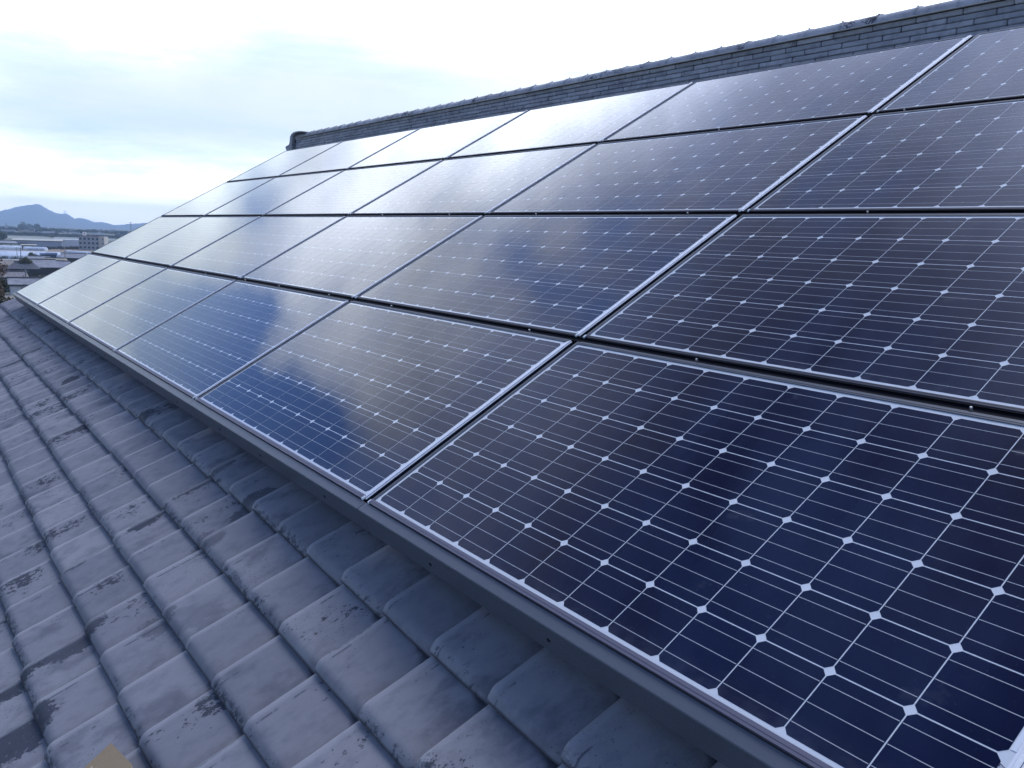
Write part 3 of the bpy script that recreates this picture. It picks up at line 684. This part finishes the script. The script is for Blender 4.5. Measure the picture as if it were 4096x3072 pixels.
# greenhouses
M_VINYL = mat('vinyl_sheet', rough=.35, fn=nf((.58, .64, .72), (.40, .47, .58), .35)); M_RIB = mat('steel_rib', (.35, .38, .42), .5, .4)
def greenhouse(x0, x1, y, h, w, label, rot=0):
    A, B = gp(x0, y[0]), gp(x1, y[1]); d = (B-A); L = d.length; root = empty('greenhouse', A, (0, 0, math.atan2(d.y, d.x))); tag(root, label, 'greenhouse', 'white greenhouses in the fields')
    mb = MB(); prof = [(0, 0), (0, h*.55), (w*.12, h*.8), (w*.3, h*.95), (w*.5, h), (w*.7, h*.95), (w*.88, h*.8), (w, h*.55), (w, 0)]
    for a in range(len(prof)-1): mb.quad([(0, *prof[a]), (L, *prof[a]), (L, *prof[a+1]), (0, *prof[a+1])])
    mb.quad([(0, *q) for q in prof]); mb.quad([(L, *q) for q in prof][::-1]); mb.build('cover', M_VINYL, root)
    mb = MB()
    for k in range(int(L//4)+1):
        x = min(k*4, L-.06)
        for a in range(len(prof)-1):
            (a0, b0), (a1, b1) = prof[a], prof[a+1]; e = .05
            mb.quad([(x, a0-e if a0 < w/2 else a0+e, b0+e), (x+.08, a0-e if a0 < w/2 else a0+e, b0+e), (x+.08, a1-e if a1 < w/2 else a1+e, b1+e), (x, a1-e if a1 < w/2 else a1+e, b1+e)])
    mb.build('ribs', M_RIB, root)
greenhouse(-60, 128, (1033, 1037), 2.6, 7, 'long white vinyl greenhouse nearest the houses, left side')
greenhouse(-60, 345, (1026, 1034), 2.6, 7, 'longest white greenhouse, just behind the nearest one')
greenhouse(-60, 345, (1019, 1030), 2.6, 7, 'white greenhouse farthest back in the front cluster')
greenhouse(262, 360, (1011, 1017), 1.6, 4, 'low white tunnel at the right end of the cluster')
greenhouse(-50, 88, (999, 1002), 3.2, 6, 'white greenhouse in front of the farm houses, left')
greenhouse(92, 178, (1001, 1004), 2.6, 6, 'short white greenhouse in front of the warehouse')
# vehicles and sheds in front of the greenhouses
def car(x, y, col, label, rot=0, L=4.2):
    P = gp(x, y); root = empty('parked_car', P, (0, 0, face(P)+R(rot))); tag(root, label, 'car', 'vehicles parked by the greenhouses')
    mb = MB(); mb.box(-L/2, L/2, -.8, .8, .3, .95, 0, .12); mb.build('body', mat('car_paint', col, .3), root)
    mb = MB(); mb.extrude([(-L*.36, .96), (L*.2, .96), (L*.1, 1.45), (-L*.3, 1.45)], -.7, .7, 'y'); mb.build('cabin', M_WIN, root)
    for sx in (-1, 1):
        for sy in (-1, 1): mb = MB(); mb.cyl((sx*L*.3, sy*.68, .32), (sx*L*.3, sy*.84, .32), .32, seg=12); mb.build('wheel', M_BLACK, root)
car(188, 1040, (.75, .75, .68), 'white car at the edge of the greenhouses, left of the other white car', 20)
car(221, 1041, (.8, .8, .8), 'white car beside the blue shed, right-hand one', -15)
car(160, 1041, (.3, .33, .38), 'grey car left of the two white cars by the greenhouses', 5)
building('storage_shed', 207, 1037, 30, 2.6, .4, 4, mat('navy_sheet', (.03, .045, .11), .7), mat('blue_sheet', (.07, .12, .28), .6), 'navy blue shed standing before the greenhouses', cat='shed')
building('storage_shed', 176, 1036, 18, 2.4, .3, 4, mat('teal_sheet', (.06, .10, .15), .7), mat('blue_sheet2', (.12, .22, .4), .6), 'smaller teal shed left of the navy shed', cat='shed')
building('storage_shed', 308, 1034, 22, 2.2, .3, 4, mat('slate_sheet', (.10, .15, .25), .7), M_GREYW, 'slate blue shed near the right end of the greenhouses', cat='shed')
for x, y in ((130, 1037),): p = gp(x, y); tree('garden_tree', p, 3.2, 2.2, M_LEAF, 700, .2, 'dark rounded bush left of the sheds by the greenhouses')

# poles and pylons
M_CONC = mat('pole_concrete', (.16, .17, .2), .8)
def pole(x, ytop, ybase, label, xt=None, arms=2, tr=False, z=.14, D=None):
    P = gp(x, ybase) if D is None else at(x, D); D = math.hypot(P.x-CAM.x, P.y-CAM.y); H = zat(ytop, D, x)-P.z
    root = empty('utility_pole', P, (0, 0, face(P)+R(20))); tag(root, label, 'utility pole', 'utility poles')
    mb = MB(); mb.cyl((0, 0, 0), (0, 0, H), z*1.25, z*.8, 8); mb.build('post', M_CONC, root)
    for k in range(arms): mb = MB(); mb.box(-.9, .9, -.06, .06, H-.5-k*.8, H-.38-k*.8); mb.build('crossarm', M_CONC, root)
    if tr: mb = MB(); mb.cyl((-.45, 0, H-3.2), (-.45, 0, H-2.2), .3, .3, 10); mb.build('transformer', M_WHITE, root)
pole(107, 1066, 1171, 'tall dark utility pole beside the white house, nearest of the poles', tr=False, z=.2)
pole(97, 1100, 1172, 'short pale post just left of the nearest utility pole', arms=0, z=.18)
pole(88, 1058, 1112, 'thin light pole in front of the dark timber house', arms=1, z=.10)
pole(70, 988, 1046, 'slender pole before the greenhouses, leftmost of a close pair', arms=1, z=.12)
pole(85, 990, 1048, 'darker pole before the greenhouses, right one of a close pair', arms=2, z=.18)
pole(262, 1002, 1060, 'utility pole in front of the right half of the greenhouses', arms=1, z=.17)
def pylon(x, ytop, D, label, group=None):
    P = at(x, D); H = zat(ytop, D, x); root = empty('power_pylon', P, (0, 0, face(P)+.3)); tag(root, label, 'pylon')
    mb = MB(); b = H*.09; t = .6; r = H*.0065
    def lvl(z): k = 1-z/H; return t+(b-t)*k**1.4
    zs = [H*i/8 for i in range(9)]
    for sx in (-1, 1):
        for sy in (-1, 1):
            for a in range(8): mb.cyl((sx*lvl(zs[a]), sy*lvl(zs[a]), zs[a]), (sx*lvl(zs[a+1]), sy*lvl(zs[a+1]), zs[a+1]), r, r, 4, cap=False)
    for a in range(8):
        for s1 in (-1, 1): mb.cyl((s1*lvl(zs[a]), -lvl(zs[a]), zs[a]), (-s1*lvl(zs[a+1]), -lvl(zs[a+1]), zs[a+1]), r*.7, r*.7, 4, cap=False); mb.cyl((s1*lvl(zs[a]), lvl(zs[a]), zs[a]), (-s1*lvl(zs[a+1]), lvl(zs[a+1]), zs[a+1]), r*.7, r*.7, 4, cap=False)
    mb.build('lattice', M_CONC, root)
    for f in (.72, .83, .94):
        mb = MB(); mb.cyl((-H*.13, 0, H*f), (H*.13, 0, H*f), r, r, 4); mb.cyl((-H*.13, 0, H*f), (0, 0, H*(f+.05)), r*.7, r*.7, 4); mb.cyl((H*.13, 0, H*f), (0, 0, H*(f+.05)), r*.7, r*.7, 4); mb.build('crossarm', M_CONC, root)
pylon(24, 893, 2300, 'faint power pylon before the mountain near the left edge')
pylon(523, 888, 2600, 'faint power pylon just above the end of the second panel row')
pylon(262, 842, 8600, 'tiny mast on the lower shoulder of the mountain')

# far town, seen as one mass, and the dark line of trees before it
mb = MB(); pal = 6
for k in range(900):
    x = random.uniform(-150, 760); y = 915+.036*x+random.random()**2.2*19+2
    P = gp(x, y); D = math.hypot(P.x-CAM.x, P.y-CAM.y)
    if D > 5800 or D < 0: continue
    s = random.uniform(5, 14); hh = random.uniform(3, 7)*(1+.4*(random.random() < .1)); mb.box(P.x-s/2, P.x+s/2, P.y-s*.9, P.y+s*.9, 0, hh, random.choice([0, 0, 1, 2, 3, 3, 4]))
o = mb.build('distant_town', [M_GREYW, M_CREAM, M_WHITEW, M_DARKROOF, M_BROWNROOF]); tag(o, 'hazy far town of tiny houses spread below the mountains', 'town', kind='stuff')
mb = MB()
def leafblob(P, r, h, nn, s):
    for _ in range(nn):
        c = P+Vector((random.gauss(0, r*.5), random.gauss(0, r*.5), h*(.1+.9*random.random()))); a = Vector((random.gauss(0, 1), random.gauss(0, 1), random.gauss(0, 1))).normalized(); b = a.orthogonal().normalized()
        mb.quad([c-a*s-b*s*.6, c+a*s-b*s*.6, c+a*s+b*s*.6, c-a*s+b*s*.6])
for k in range(300):
    x = -120+k*2.0+random.random()*3; P = gp(x, 938+.034*x+random.random()*1.2); leafblob(P, 5, random.uniform(2.5, 4.5), 24, .9)
o = mb.build('tree_line', M_LEAF); tag(o, 'thin dark line of trees and hedges across the plain', 'tree line', kind='stuff')
mb = MB()
for k in range(420):
    x = random.uniform(-150, 700); P = gp(x, 914+.036*x+random.random()*18+2)
    if math.hypot(P.x-CAM.x, P.y-CAM.y) < 5800: leafblob(P, 22, random.uniform(4, 8), 14, 3.2)
o = mb.build('distant_woods', M_LEAF); tag(o, 'scattered dark groves among the far town below the mountains', 'woods', kind='stuff')
mb = MB()
for k in range(420):
    x = random.uniform(-60, 340); P = gp(x, random.choice([random.uniform(1041, 1060), random.uniform(1110, 1180), random.uniform(994, 999)])); leafblob(P, 1.6, random.uniform(.8, 2.2), 50, .22)
o = mb.build('undergrowth', leafmat('scrub_leaves', (.035, .045, .028), (.10, .085, .055))); tag(o, 'hedges and weeds between the houses and fields', 'undergrowth', kind='stuff')

# ------------------------------------------------------------------ air
mb = MB(); mb.box(CAM.x-10900, CAM.x+10900, CAM.y-10900, CAM.y+10900, -1.0, 262, 0)
hz = bpy.data.materials.new('haze_air'); hz.use_nodes = True; nt = hz.node_tree
for q in list(nt.nodes):
    if q.type != 'OUTPUT_MATERIAL': nt.nodes.remove(q)
pv = nt.nodes.new('ShaderNodeVolumePrincipled'); pv.inputs['Color'].default_value = (.52, .73, 1.0, 1); pv.inputs['Density'].default_value = 1.7e-4
nt.links.new(pv.outputs[0], [q for q in nt.nodes if q.type == 'OUTPUT_MATERIAL'][0].inputs['Volume'])
hzo = mb.build('haze', hz); tag(hzo, 'blue haze over the plain and the mountains', 'haze', kind='stuff')
